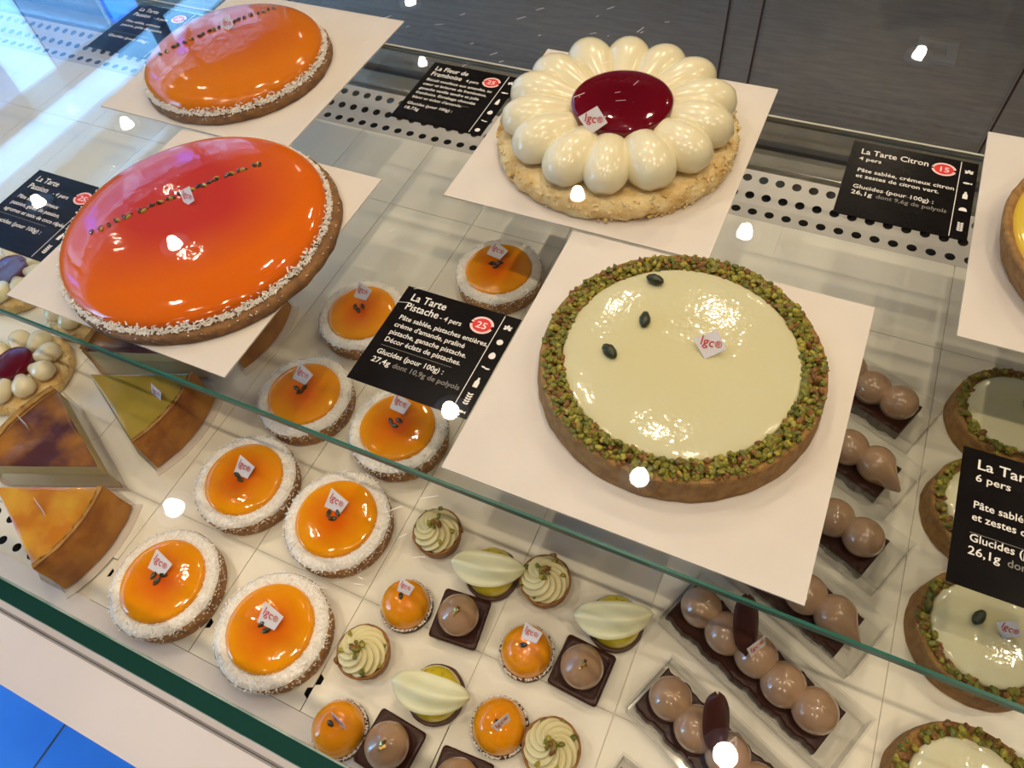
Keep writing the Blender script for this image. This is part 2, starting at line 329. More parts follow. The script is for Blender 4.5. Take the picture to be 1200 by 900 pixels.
# ------------------------------------------------------------------ the display case
X0, X1 = -1.55, .85
case = thing('display_case', 'refrigerated white pastry counter with glass top, glass front and dark sliding doors', 'display case', (0, 0, 0))
link('body', boxes('body', [(X0, X1, -.065, .80, .05, .80)]), M_kerb, case)
link('deck', boxes('deck', [(X0, X1, .042, .640, .80, .8484), (X0, X1, .712, .80, .80, .85)]), M_deck, case)
link('air_channel', boxes('air_channel', [(X0, X1, -.02, .042, .80, .835), (X0, X1, .640, .712, .80, .83)]), M_black, case)
link('kerb', boxes('kerb', [(X0, X1, -.079, -.0365, .78, .85), (X0, X1, -.0275, .004, .80, .85)]), M_kerb, case)
link('gasket', boxes('gasket', [(X0, X1, -.0365, -.0350, .79, .8495)]), M_groove, case)
def perforated(x0, x1, y0, nrow, px, py, r, z, n=10, dz=lambda y: 0., shift=0.):
    """plate with real round holes, one square cell per hole, rows staggered"""
    V, F = [], []
    for row in range(nrow):
        off = (row % 2) * px / 2 + shift; k = int((x1 - x0) / px)
        for i in range(k):
            cx = x0 + off + px * (i + .5); cy = y0 + py * (row + .5); o = len(V); hx, hy = px / 2, py / 2
            for j in range(n):
                a = 2 * PI * (j + .5) / n; c, s = math.cos(a), math.sin(a); m = min(hx / max(abs(c), 1e-6), hy / max(abs(s), 1e-6))
                V.append((cx + r * c, cy + r * s, z + dz(cy + r * s))); V.append((cx + m * c, cy + m * s, z + dz(cy + m * s)))
            for cxx, cyy in ((1, 1), (-1, 1), (-1, -1), (1, -1)): V.append((cx + hx * cxx, cy + hy * cyy, z + dz(cy + hy * cyy)))
            for j in range(n):
                a0, a1 = o + 2 * j, o + 2 * ((j + 1) % n); F.append((a0, a0 + 1, a1 + 1, a1))
            for q, ang in enumerate((PI / 4, 3 * PI / 4, 5 * PI / 4, 7 * PI / 4)):
                best = max(range(n), key=lambda j: math.cos(2 * PI * (j + .5) / n - ang))
                # corner fill between the two spokes either side of this corner
                lo_ = min(range(n), key=lambda j: (ang - 2 * PI * (j + .5) / n) % (2 * PI)); hi_ = (lo_ + 1) % n
                F.append((o + 2 * lo_ + 1, o + 2 * n + q, o + 2 * hi_ + 1))
    return V, F
slope = lambda y: 0.0 if y < .6665 else (-.0000 + (y - .6665) * .10)
link('rear_vent_strip', mesh('rear_vent', *perforated(X0, X1, .640, 3, .0186, .0235, .0052, .8498, 16, lambda y: max(0, (y - .664)) * .18)), mat('vent_plate', (.50, .47, .43), .35), case)
link('front_vent_strip', mesh('front_vent', *perforated(X0, -.462, .004, 2, .0186, .0185, .0042, .8478, 14)), M_deck, case)
link('front_plate', box('front_plate', -.4718, -.4566, .004, .041, .8470, .8476), M_deck, case)
XS = [-1.39, -1.28, -1.17, -1.06, -.95, -.84, -.73, -.6475, -.5635, -.456, -.345, -.2345, -.1240, -.0155, .158, .27, .38, .49, .60, .71, .84]
YS = [.004, .0985, .5250, .640]
for i in range(len(XS) - 1):
    for j in range(3):
        x0, x1, y0, y1 = XS[i] + .0004, XS[i + 1] - .0004, YS[j] + .0004, YS[j + 1] - .0004
        if j == 0 and x0 < -.47: y0 = .0415
        if j == 0 and i >= 9:
            na, nb = .014, .021
            poly = [(x0, y0), (x1, y0)]
            if i in (8, 10): poly += [(x1, na), (x1 - .004, na + .002), (x1 - .004, nb), (x1, nb + .002)]
            poly += [(x1, y1), (x0, y1)]
            if i in (9, 10, 11): poly += [(x0, nb + .013), (x0 + .004, nb + .011), (x0 + .004, na + .013), (x0, na + .011)]
            link('tray_panel', mesh('tray_panel', *prism(poly, .8485, .85)), M_deck, case)
        else:
            link('tray_panel', box('tray_panel', x0, x1, y0, y1, .8485, .85), M_deck, case)
# rear rails and sliding doors
link('rear_rail', boxes('rear_rail', [(X0, X1, .712, .722, .85, .8515), (X0, X1, .7225, .7440, .85, .8560), (X0, X1, .7445, .757, .85, .8530)]), M_steel, case)
link('rear_kick_panel', box('kick', X0, X1, .766, .775, .85, .8875), mat('satin_steel', (.62, .59, .53), .14, metal=.75, bump=.02, bscale=40), case)
link('door_track', boxes('track', [(X0, X1, .757, .766, .84, .852)]), M_black, case)
for a, b, y in ((X0, -.745, .770), (-.741, -.1365, .777), (-.1365, -.1025, .770), (-.1025, .150, .777), (.1515, X1, .770)):
    link('sliding_door', box('sliding_door', a, b, y, y + .008, .8875, 1.160), M_door, case)
for x in (-.1368, -.1022, .1508, -.743): link('door_seal', box('door_seal', x - .0012, x + .0012, .7690, .7700, .8875, 1.16), M_joint, case)
link('end_panel', box('end_panel', X0 - .008, X0, -.03, .80, .80, 1.168), mat('light_block_grey', (.20, .20, .20), .5), case)  # unseen end, made opaque to keep window light off the deck
link('end_panel', box('end_panel', X1, X1 + .008, -.03, .80, .80, 1.168), M_frontglass, case)
tg = link('top_glass', box('top_glass', X0, X1, -.0056, .79, 1.162, 1.168), M_topglass, case)
# leaning front pane, with its polished top edge
fp = [(-.0058, 1.1672), (-.0126, 1.1672), (-.0346, .8502), (-.0278, .8502)]
V = [(X0, y, z) for y, z in fp] + [(X1, y, z) for y, z in fp]
fg = link('front_glass', mesh('front_glass', V, [(1, 2, 6, 5), (0, 4, 7, 3), (2, 3, 7, 6)]), M_frontglass, case)
link('polished_edge', boxes('polished_edge', [(X0, X1, -.0124, -.0064, 1.1660, 1.1680)]), M_edgedark, fg)
link('ground_bevel', boxes('ground_bevel', [(X0, X1, -.0064, -.0057, 1.1660, 1.1678), (X0, X1, -.0127, -.0124, 1.1660, 1.1678)]), M_edgepale, fg)

shelf = tag(link('glass_shelf', box('glass_shelf', X0, X1, .1635, .6140, .9925, .9985), M_shelfglass), 'clear glass shelf with green polished edge under the large tarts', 'shelf')
link('front_edge', box('front_edge', X0, X1, .1615, .1635, .9925, .9985), M_edge, shelf)
link('rear_edge', box('rear_edge', X0, X1, .6140, .6162, .9925, .9985), mat('rear_edge_pale', (.50, .50, .40), .5), shelf)
link('rear_bevel', box('rear_bevel', X0, X1, .6112, .6122, .9985, .9988), M_joint, shelf)

# fine scratches worn into the top pane
rs = random.Random(77); scr = []
for (xa, xb, ya, yb, n, ang) in ((-.305, -.115, .355, .458, 34, .75), (-.21, -.14, .17, .27, 5, .9), (-.13, -.09, .02, .10, 8, .4)):
    for _ in range(n):
        x, y, a, l = rs.uniform(xa, xb), rs.uniform(ya, yb), ang + rs.gauss(0, .3), rs.uniform(.0012, .0075) * rs.choice((.6, 1, 1.2)); wv = rs.uniform(.00005, .00012)
        v, f = boxv(-l / 2, l / 2, -wv, wv, 1.16795, 1.16806); c, s = math.cos(a), math.sin(a)
        scr.append(([(x + p * c - q * s, y + p * s + q * c, z) for p, q, z in v], f))
link('glass_scratches', mesh('scratches', *join(scr)), mat('scratch_white', (.85, .83, .80), .5), tg, stuff=True)
# ------------------------------------------------------------------ boards and cards
def board(x0, y0, label, s=.2375):
    t = thing('cake_board', label, 'cake board', (x0 + s / 2, y0 + s / 2, .9985), 0, 'white square boards on the glass shelf')
    h = s / 2; link('card_face', box('face', -h, h, -h, h, .0003, .0016), M_board, t); link('card_underside', box('under', -h + .0004, h - .0004, -h + .0004, h - .0004, 0, .0003), M_boardedge, t)
board(-.1710, .1715, 'white square board under the green pistachio tart', .2400)
board(-.2970, .4150, 'white square board under the cream flower tart', .2395)
board(-.6005, .1765, 'white square board under the red and orange glazed tart', .2385)
board(-.7170, .4180, 'white square board under the far orange tart', .2410)
board(.1255, .4050, 'white square board under the lemon tart at the photo edge', .2420)

CW, CH = .101, .0965
def card(x0, y0, label, rows, grey, price, icons, w=CW, h=CH, disc=(.735, .165)):
    """black price card lying on the shelf; text coordinates are fractions from the top left"""
    t = thing('price_card', label, 'card', (x0, y0, .9985), 0, 'black price cards')
    link('card', box('card', 0, w, 0, h, 0, .0008), M_cardblack, t)
    Z = .00095
    f = lambda u, v: (u * w, h - v * h)
    link('title_lettering', lettering('title', [(s, *f(u, v), k, 'LEFT', wd) for s, u, v, k, wd in rows if k >= .0085], Z, M_ink), None, t)
    link('text_lettering', lettering('text', [(s, *f(u, v), k, 'LEFT', wd) for s, u, v, k, wd in rows if k < .0085], Z, M_ink), None, t)
    if grey: link('grey_lettering', lettering('grey', [(s, *f(u, v), k, 'LEFT', wd) for s, u, v, k, wd in grey], Z, M_inkgrey), None, t)
    link('rule_line', flat('rule', [[f(.865, .985), f(.871, .985), f(.871, .015), f(.865, .015)]], Z, M_ink), None, t)
    link('thin_rule', flat('thin_rule', [[f(.09, .628), f(.70, .628), f(.70, .624), f(.09, .624)]], Z, M_inkgrey), None, t)
    if price:
        cx, cy = f(*disc); r = .0082
        d = link('price_disc', flat('disc', [ellipse(cx, cy, r, r * .86, 28)], Z, M_disc), None, t)
        ring = []
        for a0, a1 in ((.18, PI - .42), (PI + .12, 2 * PI - .22), (PI - .36, PI - .12)):
            n = 14; ring.append([(cx + (r + .0015) * math.cos(a0 + (a1 - a0) * i / n), cy + (r + .0015) * .86 * math.sin(a0 + (a1 - a0) * i / n)) for i in range(n + 1)] + [(cx + r * .93 * math.cos(a1 + (a0 - a1) * i / n), cy + r * .86 * .93 * math.sin(a1 + (a0 - a1) * i / n)) for i in range(n + 1)])
        link('disc_ring', flat('ring', ring, Z + .00006, M_discring), None, d)
        link('price_lettering', lettering('price', [(price, cx, cy - .0031, .0088, 'CENTER', 1.05)], Z + .0001, M_ink), None, d)
    for v, kind in icons:
        cx, cy = f(.935, v); P = []; K = 1.25
        if kind == 'nut': P = [ellipse(cx - .0013, cy - .0006, .0014, .0010, 10, .6), ellipse(cx + .0013, cy - .0006, .0014, .0010, 10, -.6), ellipse(cx, cy + .0010, .0010, .0014, 10), ellipse(cx + .0019, cy + .0009, .0009, .0006, 8, .5), ellipse(cx - .0019, cy + .0009, .0009, .0006, 8, -.5)]
        if kind == 'round': P = [ellipse(cx, cy, .0021, .0021, 18)]
        if kind == 'egg': P = [[(cx + .0021 * math.cos(a) * (1 - .18 * math.sin(a)), cy + .0025 * math.sin(a)) for a in [2 * PI * i / 18 for i in range(18)]]]
        if kind == 'fish': P = [ellipse(cx - .0004, cy, .0023, .0009, 14), [(cx + .0014, cy), (cx + .0030, cy + .0010), (cx + .0030, cy - .0010)]]
        if kind == 'pod': P = [ellipse(cx - .0013, cy + .0003, .0015, .0006, 10, -.15), ellipse(cx + .0014, cy - .0002, .0016, .0006, 10, .12)]
        if kind == 'milk': P = [[(cx - .0015, cy - .0035), (cx + .0015, cy - .0035), (cx + .0015, cy + .0004), (cx + .0007, cy + .0020), (cx + .0007, cy + .0035), (cx - .0007, cy + .0035), (cx - .0007, cy + .0020), (cx - .0015, cy + .0004)]]
        if kind == 'bread': P = [[(cx - .0024, cy - .0014), (cx + .0024, cy - .0014)] + [(cx + .0024 * math.cos(a), cy - .0006 + .0026 * math.sin(a)) for a in [PI * i / 10 for i in range(11)]]]
        if kind == 'grain': P = [ellipse(cx + sx * .0009, cy + k * .0017, .0011, .0006, 8, sx * .5) for k in (-2, -1, 0, 1, 2) for sx in (-1, 1)]
        P = [[(cx + (x - cx) * K, cy + (y - cy) * K) for x, y in q] for q in P]; link('allergen_icon', flat('icon_' + kind, P, Z, M_ink), None, t)
b_ = .90
card(-.2735, .2122, 'black La Tarte Pistache card beside the green tart', [('La Tarte', .08, .135, .0104, b_), ('Pistache', .08, .235, .0102, b_), ('- 4 pers', .395, .235, .0066, .92), ('Pâte sablée, pistaches entières,', .09, .345, .0064, .98), ("crème d'amande, praliné", .09, .425, .0064, .98), ('pistache, ganache pistache.', .09, .505, .0064, .98), ('Décor éclats de pistaches.', .09, .585, .0064, .98), ('Glucides (pour 100g) :', .09, .710, .0066, .97), ('27,4g', .09, .795, .0070, 1.08)], [('dont 10,9g de polyols', .275, .795, .0064, 1.02)], '25', [(.12, 'nut'), (.27, 'round'), (.41, 'egg'), (.535, 'pod'), (.68, 'milk'), (.835, 'grain'), (.955, 'fish')])
card(.0215, .5045, 'black La Tarte Citron card on the rear edge beside the vent holes', [('La Tarte Citron', .08, .165, .0100, .86), ('4 pers', .08, .255, .0066, 1.1), ('Pâte sablée, crémeux citron', .09, .415, .0066, 1.03), ('et zestes de citron vert.', .09, .495, .0066, 1.03), ('Glucides (pour 100g) :', .09, .640, .0068, 1.03), ('26,1g', .09, .720, .0072, 1.08)], [('dont 9,6g de polyols', .285, .720, .0066, 1.0)], '15', [(.14, 'nut'), (.29, 'fish'), (.45, 'milk'), (.635, 'bread'), (.85, 'grain')], disc=(.745, .165))
card(-.4035, .5020, 'black La Fleur de Framboise card on the rear edge beside the flower tart', [('La Fleur de', .06, .135, .0098, .88), ('Framboise', .06, .235, .0098, .88), ('4 pers', .47, .235, .0062, .92), ('Biscuit moelleux aux amandes, au', .06, .330, .0058, .96), ('cœur et brisures de framboises,', .06, .410, .0058, .98), ('ganache vanille tendre et jolie', .06, .490, .0058, .98), ('framboise. Enrobage chocolat', .06, .570, .0058, .98), ("blanc et éclats d'amande.", .06, .650, .0058, .98), ('Glucides (pour 100g) :', .06, .760, .0058, .98), ('18,73g', .06, .840, .0062, 1.06)], [], '25', [(.12, 'nut'), (.29, 'fish'), (.45, 'milk'), (.635, 'egg'), (.78, 'pod'), (.93, 'round')])
card(-.7030, .2180, 'black Tarte Passion card left of the red glazed tart', [('La Tarte', .08, .145, .0098, .90), ('Passion', .08, .255, .0098, .90), ('- 4 pers', .41, .255, .0066, 1.0), ('Pâte sablée, crémeux', .09, .400, .0064, .98), ('passion, gelée de passion,', .09, .490, .0064, .98), ('agrumes et noix de coco râpée.', .09, .580, .0064, .98), ('Glucides (pour 100g) :', .09, .730, .0066, 1.06)], [], '25', [(.12, 'nut'), (.27, 'round'), (.41, 'egg'), (.535, 'pod'), (.68, 'milk'), (.855, 'grain')], disc=(.76, .19))
card(.1395, .2180, 'black 6 pers Tarte card over the small pistachio tarts', [('La Tarte Citron', .085, .150, .0104, 1.02), ('6 pers', .085, .245, .0076, 1.05), ('Pâte sablée, crémeux citron', .09, .445, .0072, .96), ('et zestes de citron vert.', .09, .535, .0072, .96), ('Glucides (pour 100g) :', .09, .685, .0074, .96), ('26,1g', .09, .775, .0078, 1.05)], [('dont 9,6g de polyols', .30, .775, .0072, .96)], None, [(.14, 'nut'), (.29, 'fish'), (.45, 'milk'), (.635, 'bread'), (.85, 'grain')])
card(-.8230, .5060, 'black Tarte Passion card behind the far orange tart, red disc showing', [('La Tarte', .08, .145, .0098, .90), ('Passion', .08, .255, .0098, .90), ('- 6 pers', .41, .255, .0066, 1.0), ('Pâte sablée, crémeux', .09, .400, .0064, .98), ('passion, gelée de passion,', .09, .490, .0064, .98), ('Glucides (pour 100g) :', .09, .730, .0066, 1.06)], [], '35', [(.12, 'nut'), (.27, 'round'), (.41, 'egg'), (.535, 'pod'), (.68, 'milk')])

# paper flag with printed letters, stuck in by its lower corner
TAGTXT = lettering('tag_print', [('lgc', -.0016, -.0020, .0078, 'CENTER', 1.0), ('®', .0050, -.0014, .0056, 'CENTER', 1.0)], 0, M_print)
TAGP = mesh('paper_tag', *prism([(0, -.0095), (.0105, 0), (.0015, .0095), (-.0105, .0005)], -.00025, 0), mats=[M_paper])
TAGT = mesh('paper_tag_cut', *prism([(-.006, -.0085), (.0085, -.0055), (.0095, .0055), (-.0085, .0060)], -.00025, 0), mats=[M_paper])
def flag(parent, loc, tilt=50, rz=0, s=1.0, roll=0, cut=False):
    f = link('paper_tag', TAGT if cut else TAGP, None, parent, loc, (R(tilt), R(roll), R(rz)), (s, s, s))
    f.rotation_mode = 'XYZ'
    link('tag_lettering', TAGTXT, None, f, (0, .0005, .0002)); return f
# ------------------------------------------------------------------ pastry kinds
rnd = random.Random(3)
BT = 1.0001          # top of the boards
DK = .8501           # top of the trays
def ringpts(r0, r1, z, n, rr, zj=.001):
    out = []
    for i in range(n):
        a = rr.uniform(0, 2 * PI); r = rr.uniform(r0, r1); out.append((r * math.cos(a), r * math.sin(a), z + rr.uniform(-zj, zj)))
    return out

# big passion tarts: biscuit disc, mirror glaze, coconut rim, line of seeds
def passion_tart(loc, rc, rg, h, glz, label, seeds, nflag, dx=0.):
    t = thing('passion_tart', label, 'tart', loc)
    link('biscuit_base', lmesh('biscuit_base', [(0, 0), (rc - .002, 0), (rc, .002), (rc - .0005, .0075), (rc - .003, .0095), (rg - .010, .0105), (0, .0105)], 128, bumpy(.0012, 90), M_biscuit), None, t, (dx, 0, 0))
    link('glaze', lmesh('glaze', [(0, .010), (rg - .004, .0100), (rg - .001, .0112), (rg, .0140)] + [(rg * math.cos(u) ** .62, .0140 + (h - .0140) * math.sin(u) ** .80) for u in [PI / 2 * i / 22 for i in range(1, 22)]] + [(0, h)], 128, None, glz), None, t)
    rr = random.Random(int(rc * 1e4)); n = int(2600 * rg / .12)
    pts = []
    for i in range(n):
        a = rr.uniform(0, 2 * PI); k = abs(rr.gauss(0, .5)); z = .0102 + min(k, 1.3) * .0052 + rr.uniform(0, .0006); r = rg + .0016 - max(0, z - .0125) * .42 + rr.uniform(-.0006, .0010) + (.0012 if z < .0115 else 0)
        pts.append((r * math.cos(a), r * math.sin(a), z))
    link('coconut_rim', flakes('coconut_rim', pts, .0034, .0011, .0006, M_flake, rr), None, t, stuff=True)
    crumbs = [((rc - .0015) * math.cos(a) + dx, (rc - .001) * math.sin(a), rr.uniform(.006, .0098)) for a in [rr.uniform(0, 2 * PI) for _ in range(120)]]
    link('coconut_crumbs', flakes('coconut_crumbs', crumbs, .0016, .0007, .0005, M_flake, rr), None, t, stuff=True)
    (x0, y0), (x1, y1), ns = seeds; sm = [lmesh('seed', [(0, -.0026), (.0011, -.0014), (.0014, .0002), (.0008, .0018), (0, .0027)], 10, m=M_seed) for _ in range(1)][0]
    pm = lmesh('pulp', [(0, -.0034), (.0016, -.0018), (.0018, .0006), (.0009, .0024), (0, .0032)], 10, m=M_seedcase)
    for i in range(ns):
        u = (i + rr.uniform(-.25, .25)) / (ns - 1); x, y = x0 + (x1 - x0) * u + rr.uniform(-.0012, .0012), y0 + (y1 - y0) * u + rr.uniform(-.0012, .0012)
        q = math.hypot(x, y) / rg; z = .0140 + (h - .0140) * (1 - min(.999, q) ** (2 / .62)) ** .40
        s = link('passion_seed', sm, None, t, (x, y, z + .0006), (PI / 2 + rr.uniform(-.2, .2), 0, rr.uniform(0, 6.28)), (1.3, 1.3, 1.3))
        if i % 2: link('seed_pulp', pm, None, s, (.0012, 0, .0010), (0, .3, 0), (.8, .8, .8))
    flag(t, *nflag)
    return t
passion_tart((-.4790, .2955, BT), .1225, .1160, .0285, M_glz_big, 'large red and orange glazed tart with a line of dark seeds, overhanging its board', ((-.0660, -.0478), (.0225, .0750), 24), ((-.0075, .0115, .0335), 52, -12, 1.0), .0050)
passion_tart((-.6090, .5240, BT), .1020, .0965, .0300, M_glz_far, 'far amber orange glazed tart with coconut rim, partly under the window reflection', ((-.0630, -.0380), (.0050, .0760), 20), ((-.0180, .0230, .0345), 52, -10, 1.0), .002)

# pistachio tarts
NG = [mesh('nugget', *nugget(.0052, 40 + i), False, [m]) for i, m in enumerate((M_pg1, M_pg1, M_pg2, M_pg3, M_pg4, M_pg1))]
KERN = [lmesh('kernel', [(0, -.0062), (.0020, -.0048), (.0034, -.0012), (.0033, .0022), (.0018, .0050), (0, .0062)], 12, bumpy(.0007, 300, k * 3.1), M_kernel) for k in range(3)]
def pistachio_tart(loc, rb, rt, h, rc, cream, label, group, nn, ns, size, kernels, nflag, big=False, seed=1):
    t = thing('pistachio_tart', label, 'tart', loc, 0, group); rr = random.Random(seed)
    link('crust', lmesh('crust', [(0, 0), (rb - .002, 0), (rb, .0015), (rb - .0003, .004), (rt + .0004, h - .004), (rt, h - .001), (rt - .001, h), (rt - .0035, h + .0001), (rt - .006, h - .003), (0, h - .003)], 128 if big else 64, bumpy(.0008, 120, seed), M_crustpist), None, t)
    k = h / .024
    link('cream', lmesh('cream', [(0, h - .004), (rc, h - .004), (rc, h - .0005)] + [(rc * math.cos(u) ** .5, h - .0005 + .0055 * k * math.sin(u) ** .8) for u in [PI / 2 * i / 12 for i in range(1, 12)]] + [(0, h + .005 * k)], 96 if big else 64, None, cream), None, t)
    link('pistachio_crumbs', nuggets('pistachio_crumbs', ringpts(rc - .001, rt - .0015, h + .0004, nn, rr, .0016), size, rr), None, t, stuff=True)
    for i in range(ns):
        a = rr.uniform(0, 2 * PI); r = rr.uniform(rc + .0005, rt - .0035); s = rr.uniform(.8, 1.3) * size / .0045
        link('pistachio_piece', rr.choice(NG), None, t, (r * math.cos(a), r * math.sin(a), h + .0022 * k + rr.uniform(0, .001)), (rr.uniform(-.6, .6), rr.uniform(-.6, .6), rr.uniform(0, 6.3)), (s, s, s))
    for i, (x, y, a) in enumerate(kernels):
        link('whole_pistachio', KERN[i % 3], None, t, (x, y, h + .0049 * k + .0026), (PI / 2, 0, a), (1.15, 1.15, 1.15))
    if nflag: flag(t, *nflag)
    return t
pistachio_tart((-.0472, .3005, BT), .0992, .0968, .0225, .0810, M_cream_p, 'large pale green pistachio tart with chopped nut rim and three whole kernels', None, 1250, 290, .0038,
               [(-.0368, .0555, 1.45), (-.0317, .0175, .2), (-.0452, -.0175, 1.05)], ((.0165, .0085, .0345), 44, 0, 1.12), True, 5)
for i, (x, y, lab, kern) in enumerate([(.2165, .4545, 'small pistachio tart behind the 6 pers card', [(.006, .006, .5)]), (.2090, .3560, 'small pistachio tart mostly hidden under the 6 pers card', [(0, .004, .3)]),
                                       (.2115, .2530, 'small pistachio tart with dark kernel under the green glass edge', [(-.0095, .0060, -.45)]), (.2110, .1370, 'small pistachio tart nearest the front, cut by the bottom of the photo', [(.004, -.01, 1.)])]):
    pistachio_tart((x, y, DK), .0490, .0478, .0235, .0385, M_cream_s, lab, 'small pistachio tarts', 150, 60, .0046, kern, ((.0090, .0035, .0335), 40, -10, .85) if i in (2, 0) else None, False, 11 + i)

# cream flower tarts
def petal_mesh(L, r0, r1, seg=20):
    P = [(0, 0)]
    for i in range(1, 18):
        u = i / 18; x = u * L
        if u < .62: r = r0 + (r1 - r0) * (math.sin(u / .62 * PI / 2) ** 1.5)
        else: q = (u - .62) / .38; r = r1 * math.sqrt(max(0, 1 - q * q))
        P.append((r, x))
    P.append((0, L)); V, F = lathe(P, seg)
    return [(z, y, max(x * .92, -r0 * .9)) for x, y, z in V], F
PET = [mesh('petal', *petal_mesh(.0735 + .002 * k, .0085, .0222 - .0004 * k), True, [M_petal]) for k in range(3)]
def flower_tart(loc, label):
    t = thing('flower_tart', label, 'tart', loc); rr = random.Random(9)
    link('crumble_base', lmesh('crumble_base', [(0, 0), (.104, 0), (.1075, .003), (.1085, .009), (.1065, .0155), (.102, .0185), (.09, .0195), (0, .0195)], 160, lambda r, z, a: (r + (noise.noise(Vector((math.cos(a) * 9, math.sin(a) * 9, z * 160))) * .0028 + noise.noise(Vector((math.cos(a) * 26, math.sin(a) * 26, z * 300))) * .0032 if r > .08 else 0), z + (noise.noise(Vector((math.cos(a) * 22, math.sin(a) * 22, r * 300))) * .0012 if z > .01 else 0)), M_crustpale), None, t)
    cr = []
    for i in range(520):
        a = rr.uniform(0, 2 * PI); z = rr.uniform(.002, .019); r = .1070 - max(0, z - .014) * 1.0 + rr.uniform(-.001, .0012); cr.append((r * math.cos(a), r * math.sin(a), z))
    link('crumbs', flakes('crumbs', cr, .0042, .0026, .0016, M_crustpale, rr), None, t, stuff=True)
    link('cream_heart', lmesh('cream_heart', dome(.05, .018, .033, 2.5, 8), 40, m=M_petal), None, t)
    for k in range(14):
        a = R(.8 + 25.714 * k + rr.uniform(-1.6, 1.6)); s = rr.uniform(.97, 1.03)
        link('cream_petal', PET[k % 3], None, t, (.029 * math.cos(a), .029 * math.sin(a), .0345), (0, .045, a), (s, s, s))
    link('raspberry_disc', lmesh('raspberry_disc', [(0, .038), (.042, .038), (.0442, .041), (.0440, .0475)] + [(.0440 * math.cos(u) ** .55, .0475 + .0065 * math.sin(u) ** .8) for u in [PI / 2 * i / 10 for i in range(1, 10)]] + [(0, .0545)], 72, None, M_red), None, t, (.0065, -.0075, 0))
    flag(t, (-.0040, -.0505, .0560), 58, 3, 1.22)
    return t
flower_tart((-.1775, .5335, BT), 'large round tart of cream petals with a dark red mirror disc')
PETS = mesh('petal', *petal_mesh(.0300, .0042, .0112, 16), True, [M_petal])
FB = lmesh('crumble_base', [(0, 0), (.047, 0), (.0495, .003), (.0495, .010), (.046, .0135), (0, .0135)], 72, lambda r, z, a: (r + (noise.noise(Vector((math.cos(a) * 12, math.sin(a) * 12, z * 300))) * .0028 if r > .03 else 0), z), M_crustpale)
FC = flakes('crumbs', [(p[0], p[1], p[2]) for p in ringpts(.0445, .0500, .0085, 160, random.Random(4), .005)], .0036, .0024, .0014, M_crustpale, random.Random(5))
FD = lmesh('raspberry_disc', [(0, .020), (.0195, .020), (.0205, .023), (.0200, .027)] + [(.0200 * math.cos(u) ** .55, .027 + .004 * math.sin(u) ** .8) for u in [PI / 2 * i / 6 for i in range(1, 6)]] + [(0, .031)], 40, None, M_red)
FH = lmesh('cream_heart', dome(.022, .013, .022, 2.5, 5), 24, m=M_petal)
for x, y, ph, lab in [(-.6905, .1600, 10, 'small cream flower tartlet at the photo edge beside the browned flan'), (-.6880, .2620, 2, 'small cream flower tartlet under the corner of the red tart board'), (-.8040, .2590, 15, 'small cream flower tartlet under the Tarte Passion card')]:
    t = thing('flower_tartlet', lab, 'tartlet', (x, y, DK), 0, 'small cream flower tartlets')
    link('crumble_base', FB, None, t); link('crumbs', FC, None, t, stuff=True); link('cream_heart', FH, None, t); link('raspberry_disc', FD, None, t)
    for k in range(9):
        a = R(ph + 40 * k); link('cream_petal', PETS, None, t, (.0165 * math.cos(a), .0165 * math.sin(a), .0225), (0, .04, a))

# lemon tart on the right board
t = thing('lemon_tart', 'pale yellow lemon tart cut by the right edge of the photo', 'tart', (.2400, .5120, BT))
link('crust', lmesh('crust', [(0, 0), (.0945, 0), (.096, .002), (.1035, .0235), (.1030, .0265), (.1000, .0270), (.0975, .0245), (.090, .0225), (0, .0225)], 128, bumpy(.0009, 120, 8), M_crustpist), None, t)
link('lemon_cream', lmesh('lemon_cream', dome(.0972, .0225, .0300, 3.0, 10), 96, m=M_citron), None, t)
flag(t, (.02, -.01, .037), 46, 0, 1.1)

# coconut rimmed orange tartlets
TC = lmesh('crust', [(0, 0), (.0435, 0), (.0448, .0015), (.0462, .016), (.0462, .0195), (.044, .0212), (0, .0212)], 72, bumpy(.0009, 200), M_crust)
TR = lmesh('coconut_ring', [(.0330, .0195), (.0345, .0222), (.0385, .0236), (.0425, .0228), (.0455, .0208), (.0462, .0180), (.045, .0175)], 90, lambda r, z, a: (r + noise.noise(Vector((math.cos(a) * 30, math.sin(a) * 30, r * 700))) * .0006, z + noise.noise(Vector((math.cos(a) * 40, math.sin(a) * 40, r * 900))) * .0008), M_coconut)
TG = lmesh('glaze', [(0, .019), (.0345, .0195), (.0352, .0220), (.0350, .0238)] + [(.0350 * math.cos(u) ** .55, .0238 + .0042 * math.sin(u) ** .8) for u in [PI / 2 * i / 10 for i in range(1, 10)]] + [(0, .0280)], 72, None, M_glz_tart)
rr = random.Random(21); fp_ = []
for i in range(900):
    a = rr.uniform(0, 2 * PI)
    if i < 640: r = rr.uniform(.0352, .0462); z = .0234 - abs(r - .039) * .18 + rr.uniform(0, .0006)
    elif i < 820: z = rr.uniform(.012, .021); r = .0465 - (.020 - z) * .09
    else: z = rr.uniform(.002, .014); r = .0464 - (.020 - z) * .09
    fp_.append((r * math.cos(a), r * math.sin(a), z))
TF = flakes('coconut_flakes', fp_, .0024, .0008, .0005, M_flake, rr)
SEED = lmesh('seed', [(0, -.0030), (.0013, -.0016), (.0016, .0004), (.0009, .0022), (0, .0031)], 10, m=M_seed)
